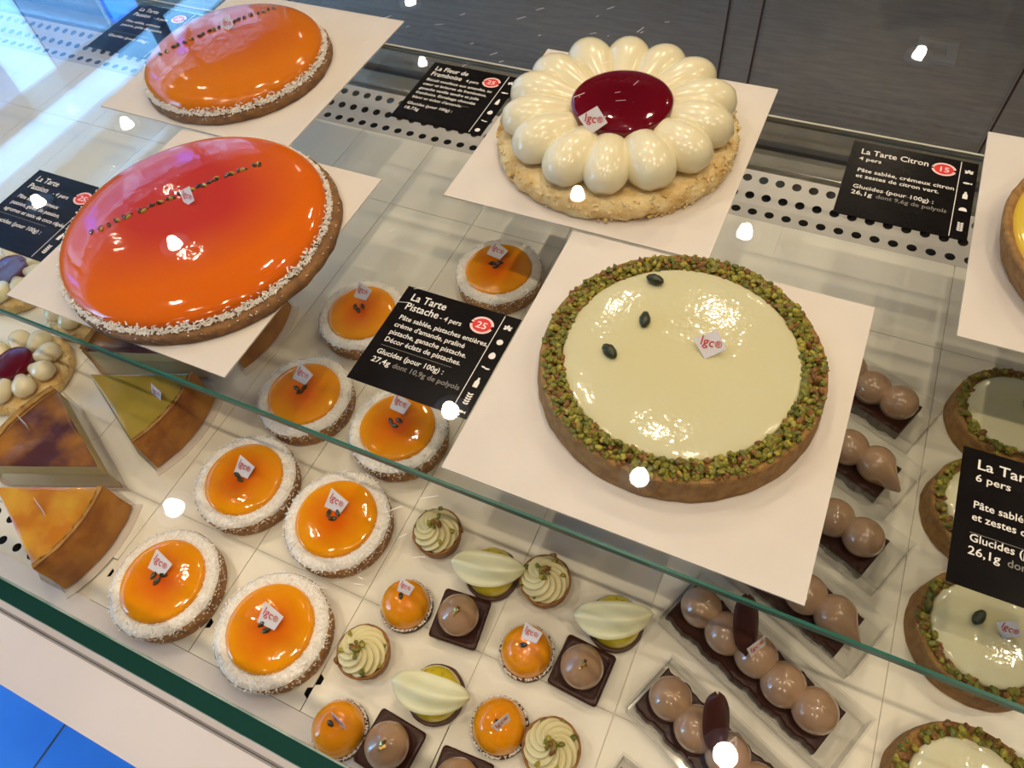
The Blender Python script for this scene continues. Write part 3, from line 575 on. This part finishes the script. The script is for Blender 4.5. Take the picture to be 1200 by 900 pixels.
for x, y, rz, lab, tgp in [(-.2748, .4540, 10, 'coconut rimmed orange tartlet farthest back, behind the pistachio card', (-.008, .016)), (-.3825, .3497, 24, 'coconut rimmed orange tartlet left of the pistachio card, under the glass shelf', (-.008, .019)),
                   (-.3824, .2421, 60, 'coconut rimmed orange tartlet crossed by the green shelf edge, beside the yellow flan slice', (-.008, .0145)), (-.2786, .2434, 100, 'coconut rimmed orange tartlet half covered by the pistachio card', (-.006, .019)),
                   (-.3816, .1445, 0, 'coconut rimmed orange tartlet just below the shelf edge, near the yellow flan slice', (-.001, .0070)), (-.2828, .1446, 40, 'coconut rimmed orange tartlet just below the shelf edge, beside the swirl petit four', (-.004, .0105)),
                   (-.3886, .0410, 80, 'front coconut rimmed orange tartlet beside the caramel flan slice', (-.006, .0100)), (-.2814, .0452, 130, 'front coconut rimmed orange tartlet above the thick green glass edge', (-.001, .0065))]:
    t = thing('orange_tartlet', lab, 'tartlet', (x, y, DK), R(rz), 'coconut rimmed orange tartlets')
    link('crust', TC, None, t); link('coconut_ring', TR, None, t); link('glaze', TG, None, t); link('coconut_flakes', TF, None, t, stuff=True)
    rr = random.Random(int(abs(x) * 1e4)); iv = Matrix.Rotation(-R(rz), 3, 'Z')
    for sx, sy in ((-.0046, -.0012), (.0026, .0022), (.0012, -.0042)):
        p = iv @ Vector((sx + tgp[0] * .3, sy + tgp[1] * .12, .0287)); link('passion_seed', SEED, None, t, p, (PI / 2, 0, rr.uniform(0, 6.28)), (1.4, 1.4, 1.4))
    p = iv @ Vector((tgp[0], tgp[1], .0330)); flag(t, p, 27 + rr.uniform(-4, 6), -rz - 16 + rr.uniform(-8, 6), 1.15, rr.uniform(-6, 6), True)

# ---- petits fours
SC_ = lmesh('cup', [(0, 0), (.0165, 0), (.0175, .001), (.0208, .0175), (.0208, .0192), (.0190, .0192), (.0178, .016), (0, .016)], 48, bumpy(.0008, 260), M_shell)
def swirl_fn(r, z, a):
    t = (z - .0165) / .0185; k = abs(math.cos(5 * (a - 1.3 * t - 1.2 * t * t))) ** .8; f = 1 - .24 * (1 - k) * (1 if r > .0015 else 0); return r * f, z - .0022 * (1 - k) * min(1, r / .004)
def fine(P, k): return [(a[0] + (b[0] - a[0]) * i / k, a[1] + (b[1] - a[1]) * i / k) for a, b in zip(P, P[1:]) for i in range(k)] + [P[-1]]
SW = lmesh('swirl', fine([(0, .0155), (.0165, .0158), (.0186, .0175), (.0194, .0200), (.0188, .0225), (.0172, .0250), (.0150, .0272), (.0122, .0292), (.0092, .0310), (.0060, .0326), (.0030, .0338), (0, .0345)], 5), 144, swirl_fn, M_swirl)
SN = nuggets('nuts', [(rnd.gauss(0, .0024), rnd.gauss(0, .0024), .0345 + rnd.uniform(-.001, .0015)) for _ in range(9)] + [(.0145, .002, .0275), (.010, -.0105, .0285), (-.0165, -.004, .0235), (-.004, .0165, .0255), (.019, .008, .0205), (-.015, .011, .022)], .0043, random.Random(2))
LS = lmesh('shell', [(0, 0), (.0195, 0), (.0213, .001), (.0222, .0075), (.0215, .0082), (.0200, .0078), (0, .0078)], 48, bumpy(.0006, 260), M_shelld)
LD = lmesh('lemon_dome', dome(.0200, .0078, .0285, 2.6, 10), 56, m=M_lemon)
LZ = flakes('zest', [(rnd.gauss(0, .009), rnd.gauss(.006, .008), .0288) for _ in range(0)] + [(.0150 * math.cos(a) * k, .0150 * math.sin(a) * k, .0078 + .0207 * (1 - (.75 * k) ** 2.6) ** .385 + .0002) for a, k in [(rnd.uniform(0, 6.28), rnd.uniform(.1, 1)) for _ in range(34)]], .0028, .0006, .0004, M_zest, random.Random(6))
def leaf_fn(u, v):
    wd = .0150 * max(0.02, (1 - abs(u) ** 2.4)) ** .62 * (1 - .15 * u)
    return (.0300 * u, v * wd * .92 + .004 * u * u, .0030 * (1 - u * u) - .0040 * v * v + .0022 * math.cos(PI * (v * 1.6 + .25 * u)) * (1 - u * u))
LP = mesh('petal', *sheet(leaf_fn, 18, 10, .0011), True, [M_white_choc])
OS = lmesh('shell', [(0, 0), (.0195, 0), (.0212, .001), (.0215, .0055), (.0205, .0065), (0, .0065)], 48, bumpy(.0006, 260), M_shelld)
OD = lmesh('orange_dome', dome(.0198, .0062, .0275, 2.35, 12), 56, m=M_glz_mini)
OF = flakes('coconut', [((.0206 + q) * math.cos(a), (.0206 + q) * math.sin(a), .0070 + zz) for a, q, zz in [(rnd.uniform(0, 6.28), rnd.uniform(-.0004, .0006), rnd.uniform(-.0008, .0022)) for _ in range(210)]], .0021, .0007, .0005, M_flake, random.Random(8))
def rounded_square(s, r, n=5):
    P = []
    for cx, cy, a0 in ((s - r, s - r, 0), (-s + r, s - r, PI / 2), (-s + r, -s + r, PI), (s - r, -s + r, 3 * PI / 2)):
        P += [(cx + r * math.cos(a0 + PI / 2 * i / n), cy + r * math.sin(a0 + PI / 2 * i / n)) for i in range(n + 1)]
    return P
def stackloft(loops):
    V, F = [], []; n = len(loops[0][0])
    for P, z in loops: V += [(x, y, z) for x, y in P]
    for k in range(len(loops) - 1):
        for i in range(n): F.append((k * n + i, k * n + (i + 1) % n, (k + 1) * n + (i + 1) % n, (k + 1) * n + i))
    F.append(tuple(range(n - 1, -1, -1))); F.append(tuple((len(loops) - 1) * n + i for i in range(n))); return V, F
def bulge(P, k): return [(x * (1 + k * abs(x * y) / (.018 * .018)), y * (1 + k * abs(x * y) / (.018 * .018))) for x, y in P]
CB = mesh('cup', *stackloft([(bulge(rounded_square(.0158, .003), .03), 0), (bulge(rounded_square(.0172, .0028), .06), .006), (bulge(rounded_square(.0176, .0028), .09), .0105), (bulge(rounded_square(.0168, .0030), .09), .0122), (bulge(rounded_square(.0148, .004), .02), .0108)]), mats=[M_choc])
for p in CB.polygons: p.use_smooth = len(p.vertices) == 4
CM = lmesh('mousse', [(0, .0100), (.0095, .0103), (.0128, .0135), (.0146, .0185), (.0146, .0225), (.0132, .0270), (.0108, .0305), (.0078, .0332), (.0046, .0352), (.0022, .0366), (0, .0374)], 44, None, M_mousse)
CG = flakes('gold', [(.002, -.003, .0368), (.001, -.0046, .0360), (.0032, -.0015, .0366), (.0003, -.0010, .0378), (.002, .001, .0374)], .0038, .0022, .0006, M_gold, random.Random(12))
def petit(kind, x, y, rz, label):
    g = {'swirl': 'pistachio swirl petits fours', 'lemon': 'lemon petits fours', 'orange': 'orange dome petits fours', 'choc': 'square chocolate petits fours'}[kind]
    nm = {'swirl': 'pistachio_petit_four', 'lemon': 'lemon_petit_four', 'orange': 'orange_petit_four', 'choc': 'chocolate_petit_four'}[kind]
    t = thing(nm, label, 'petit four', (x, y, DK), R(rz), g)
    if kind == 'swirl': link('pastry_cup', SC_, None, t); link('cream_swirl', SW, None, t); link('pistachio_crumbs', SN, None, t, stuff=True)
    if kind == 'lemon':
        link('cocoa_shell', LS, None, t); link('lemon_dome', LD, None, t); link('lime_zest', LZ, None, t, stuff=True)
    if kind == 'orange': link('cocoa_shell', OS, None, t); link('orange_dome', OD, None, t); link('coconut_rim', OF, None, t, stuff=True); link('passion_seed', SEED, None, t, (-.0005, .001, .0276), (PI / 2, 0, .5), (1.3, 1.3, 1.1))
    if kind == 'choc': link('chocolate_cup', CB, None, t, scale=(1.06, 1.06, 1.0)); link('mousse_dome', CM, None, t, scale=(1.1, 1.1, 1.0)); link('gold_leaf', CG, None, t, stuff=True)
    return t
petit('swirl', -.1985, .1690, 0, 'pistachio swirl petit four nearest the orange tartlet rim, below the shelf edge')
petit('swirl', -.0985, .1660, 70, 'pistachio swirl petit four between the two upper lemon ones')
petit('swirl', -.2055, .0600, 200, 'pistachio swirl petit four beside the front orange tartlet, on the tray seam')
petit('swirl', -.0475, .0570, 300, 'pistachio swirl petit four touching the lowest orange dome')
for x, y, rz, lr, lab in [(-.1425, .1570, 0, 17, 'lemon petit four with white petal, upper left one by the seam'), (-.0370, .1590, 30, 25, 'lemon petit four with white petal, nearest the boxed eclairs'), (-.1415, .0565, 60, 12, 'lemon petit four with broad cream petal, lowest one near the swirl')]:
    t = petit('lemon', x, y, rz, lab); link('white_petal', LP, None, t, Matrix.Rotation(-R(rz), 3, 'Z') @ Vector((.0002, -.0044, .0300)), (R(10), R(2), R(lr - rz)))
for x, y, rz, fl, lab in [(-.1960, .1065, 0, (.000, .0080, .0305, 30, -10, .9), 'orange dome petit four left of a chocolate square, tag on top'), (-.0915, .1120, 90, (.001, .0090, .0305, 30, -8, 1.0), 'orange dome petit four in the middle, with a broad white tag'),
                          (-.1970, .0060, 45, (.004, .004, .0300, 74, -14, .95), 'orange dome petit four lowest on the left, tag seen edge-on'), (-.0885, .0560, 200, (.004, .000, .0310, 68, 62, .95), 'orange dome petit four with a tag standing on edge')]:
    t = petit('orange', x, y, rz, lab); p = Matrix.Rotation(-R(rz), 3, 'Z') @ Vector(fl[:3]); flag(t, p, fl[3], fl[4] - rz, fl[5] * .85, 0, True)
petit('choc', -.1495, .1135, 6, 'square chocolate petit four with mousse dome, right of the upper left orange dome')
petit('choc', -.0475, .1160, -3, 'square chocolate petit four with mousse dome, nearest the boxed eclairs')
petit('choc', -.1550, .0110, -4, 'square chocolate petit four with mousse dome, right of the lowest left orange dome')
petit('choc', -.0985, .0105, 4, 'square chocolate petit four cut by the bottom of the photo, under an orange dome')

# ---- eclairs in clear boxes
rr = random.Random(31)
def wavy(x, s): return .0188 + .0011 * math.sin(x * 260 + s) + .0006 * math.sin(x * 700 + s * 2)
def bar_mesh(z0, z1, inset, seed):
    n = 40; up = [(-.0655 + .131 * i / n, wavy(-.0655 + .131 * i / n, seed) - inset) for i in range(n + 1)]; dn = [(x, -wavy(x, seed + 2) + inset) for x, _ in reversed(up)]
    P = up + dn; return stackloft([(P, z0), ([(x * 1.004, y * 1.03) for x, y in P], (z0 + z1) / 2), (P, z1 - .001), ([(x * .985, y * .93) for x, y in P], z1)])
EB = [mesh('eclair_base', *bar_mesh(0, .0130, 0, s), mats=[M_choc]) for s in (0, 1.7)]
EM = lmesh('mousse_ball', [(0, .0110), (.0120, .0112), (.0150, .0150), (.0166, .0205), (.0166, .0245), (.0152, .0290), (.0126, .0325), (.0092, .0350), (.0050, .0368), (.0018, .0376), (0, .0380)], 48, None, M_mousse)
# end ball drawn out to a point
V, F = lathe([(0, .0110), (.0120, .0112), (.0150, .0150), (.0166, .0205), (.0166, .0245), (.0152, .0290), (.0126, .0325), (.0092, .0350), (.0050, .0368), (.0018, .0376), (0, .0380)], 48)
V = [(x + (max(0, x) / .0166) ** 3 * max(0, 1 - abs(math.atan2(y, x)) / .9) * .012, y * (1 - .25 * (x > .008) * (x - .008) / .0086), z - (max(0, x) / .0166) ** 2 * .005) for x, y, z in V]
EE = mesh('mousse_end', V, F, True, [M_mousse])
def cl_fn(u, v): return (.0088 * v * max(.02, 1 - abs(u) ** 2.6) ** .55, .0240 * u, .003 * (1 - v * v) + .002 * u * u)
CL = mesh('chocolate_petal', *sheet(cl_fn, 14, 6, .0012), True, [M_choc_leaf])
def clear_box(L, Wd, H, th=.0007):
    return boxes('clear_box', [(-L / 2, L / 2, -Wd / 2, Wd / 2, 0, th), (-L / 2, L / 2, -Wd / 2, -Wd / 2 + th, th, H), (-L / 2, L / 2, Wd / 2 - th, Wd / 2, th, H), (-L / 2, -L / 2 + th, -Wd / 2 + th, Wd / 2 - th, th, H), (L / 2 - th, L / 2, -Wd / 2 + th, Wd / 2 - th, th, H)])
BX = clear_box(.148, .050, .0190); BX.materials.append(M_clear)
LIP = boxes('lip', [(-.0755, .0755, -.0270, -.0250, .0185, .0192), (-.0755, .0755, .0250, .0270, .0185, .0192), (-.0755, -.074, -.025, .025, .0185, .0192), (.074, .0755, -.025, .025, .0185, .0192)]); LIP.materials.append(M_clear)
ecl = [(.0655, .1710, -22.5, 0, 'nearest full boxed chocolate eclair, with leaf and tag'), (.0640, .1000, -22.5, 1, 'boxed chocolate eclair at the bottom with a lamp reflection on it'), (.0660, .2420, -22.5, 2, 'boxed chocolate eclair under the board corner, its drawn-out end ball showing'),
       (.0735, .3120, -22.5, 1, 'boxed chocolate eclair second behind the green edge, only its end showing'), (.0725, .3810, -22.5, 2, 'boxed chocolate eclair third behind the shelf edge, only its end showing'), (.0800, .4500, -22.5, 0, 'farthest boxed chocolate eclair, in shade beside the large pistachio tart board'),
       (.0600, .0325, -14, 1, 'boxed chocolate eclair at the bottom edge, only its dark corner showing')]
for x, y, a, ty, lab in ecl:
    ca, sa = math.cos(R(a)), math.sin(R(a))
    b = thing('clear_box', lab.replace('boxed chocolate eclair', 'clear plastic box holding the chocolate eclair'), 'box', (x + .006 * ca, y + .006 * sa, DK), R(a), 'clear eclair boxes'); link('tray', BX, None, b); link('rim', LIP, None, b)
    t = thing('chocolate_eclair', lab, 'eclair', (x, y, DK + .0009), R(a), 'boxed chocolate eclairs')
    link('chocolate_base', EB[ty % 2], None, t)
    for k in range(5):
        s = (.92, .95, .93, .96, .95)[k]
        link('mousse_ball', EE if (k == 4 and ty == 2) else EM, None, t, (-.0500 + .0248 * k, (.0012, -.001, .001, -.0008, .0004)[k], 0), (0, 0, (k * 1.3) if k < 4 else R(-12)), (s, s, 1.0 + .03 * ((k * 7) % 3 - 1)))
    ax = Vector((.92, .39, 0)); ay = Vector((-.33, .60, .73)); ay = (ay - ax * ay.dot(ax)).normalized(); az = ax.cross(ay)
    M = Matrix.Rotation(-R(a), 3, 'Z') @ Matrix((ax, ay, az)).transposed(); q = Matrix.Rotation(-R(a), 3, 'Z') @ Vector((-.0150, .0125, .0488))
    link('chocolate_petal', CL, None, t, q, M.to_euler())
    q = Matrix.Rotation(-R(a), 3, 'Z') @ Vector((-.0035, .0010, .0430)); flag(t, q, 66, -a + 58, .95, 0, True)

# ---- flan slices
def wedge(tx, R_, ha, z0, z1, n=14, inset=0.):
    P = [(tx, 0)] + [(R_ * math.cos(ha * (2 * i / n - 1)), R_ * math.sin(ha * (2 * i / n - 1))) for i in range(n + 1)]
    return prism(P, z0, z1)
def arc_shell(R0, R1, ha, z0, z1, n=24, seed=0):
    V, F = [], []
    for i in range(n + 1):
        a = ha * (2 * i / n - 1); w_ = noise.noise(Vector((a * 9, seed, 0))) * .0010; h_ = noise.noise(Vector((a * 14, seed, 5))) * .0012
        for r, z in ((R0, z0), (R1 + .001, z0), (R1 + .0035 + w_, z0 + .004), (R1 + .0008 + w_, (z0 + z1) / 2), (R1 + w_, z1 - .001 + h_), (R1 - .0018, z1 + .0008 + h_), (R0 + .0012, z1 + h_), (R0, z1 - .004)): V.append((r * math.cos(a), r * math.sin(a), z))
    for i in range(n):
        for j in range(8): F.append((i * 8 + j, (i + 1) * 8 + j, (i + 1) * 8 + (j + 1) % 8, i * 8 + (j + 1) % 8))
    F.append(tuple(range(7, -1, -1))); F.append(tuple(n * 8 + j for j in range(8))); return V, F
def flan(x, y, rz, Rr, ha, skin, label, fl, H=.0440, seed=0):
    t = thing('flan_slice', label, 'cake slice', (x, y, DK), R(rz), 'wedge slices of flan'); h = R(ha)
    link('paper_base', mesh('paper_base', *wedge(-.008, Rr + .010, h * 1.08, 0, .0008)), M_board, t)
    link('base_crust', mesh('base_crust', *wedge(0, Rr - .002, h, .0008, .0050)), M_flancrust, t)
    link('custard', mesh('custard', *wedge(0, Rr - .0055, h, .0050, H - .0012)), M_custard, t)
    n = 20; V, F = [], []
    for i in range(15):
        u = i / 14; r = .0004 + (Rr - .0055) * u
        for j in range(n + 1):
            a = h * (2 * j / n - 1); V.append((r * math.cos(a), r * math.sin(a), H - .0012 + (.0016 + .0009 * noise.noise(Vector((r * math.cos(a) * 60 + seed, r * math.sin(a) * 60, seed)))) * (1 if 0 < j < n else .45)))
    for i in range(14):
        for j in range(n): F.append((i * (n + 1) + j, (i + 1) * (n + 1) + j, (i + 1) * (n + 1) + j + 1, i * (n + 1) + j + 1))
    link('baked_skin', mesh('baked_skin', V, F, True, [skin]), None, t)
    cr = mesh('rim_crust', *arc_shell(Rr - .0055, Rr, h, .0008, H + .0012, 24, seed), True, [M_flancrust]); link('rim_crust', cr, None, t)
    lip = mesh('crust_lip', *arc_shell(Rr - .0052, Rr - .0030, h * .995, H + .0005, H + .0024, 24, seed + 2), True, [mat('crust_lip', (.50, .33, .11), .6, col2=(.36, .20, .05), scale=90, bump=.5)]); link('crust_lip', lip, None, t)
    for s in (-1, 1):
        nx, ny = -math.sin(h) * .0022 * s * s, 0
        link('film_strip', mesh('film', *boxv(-.004, Rr + .004, -.0002, .0002, .0008, .034)), M_clear, t, (-.0026 * math.sin(h), s * .0026 * math.cos(h), 0), (0, 0, s * h))
    if fl:
        p = Matrix.Rotation(-R(rz), 3, 'Z') @ Vector((fl[0] - x, fl[1] - y, H + .0045)); flag(t, p, fl[2], fl[3] - rz, .95, 0, True)
    return t
flan(-.5735, .0460, -1, .1020, 23.5, M_skin_gold, 'caramel gold flan slice at the front glass, dark crust to the right', (-.516, .047, 72, -18), seed=1)
flan(-.5000, .0980, 178, .1150, 23.5, M_skin_brown, 'browned flan slice with purple black patches, tip pointing right', (-.597, .105, 76, -14), seed=2)
flan(-.5805, .1735, -1.5, .1060, 23.5, M_skin_olive, 'pale yellow flan slice crossed by the green shelf edge', (-.500, .180, 60, -15), seed=3)
flan(-.5020, .2300, 177, .1150, 22, M_skin_brown, 'browned flan slice under the red tart board, only its left end showing', None, seed=4)
flan(-.5735, .2980, 0, .1060, 23.5, M_skin_olive, 'flan slice mostly hidden under the red tart, crust showing to the right', None, seed=5)
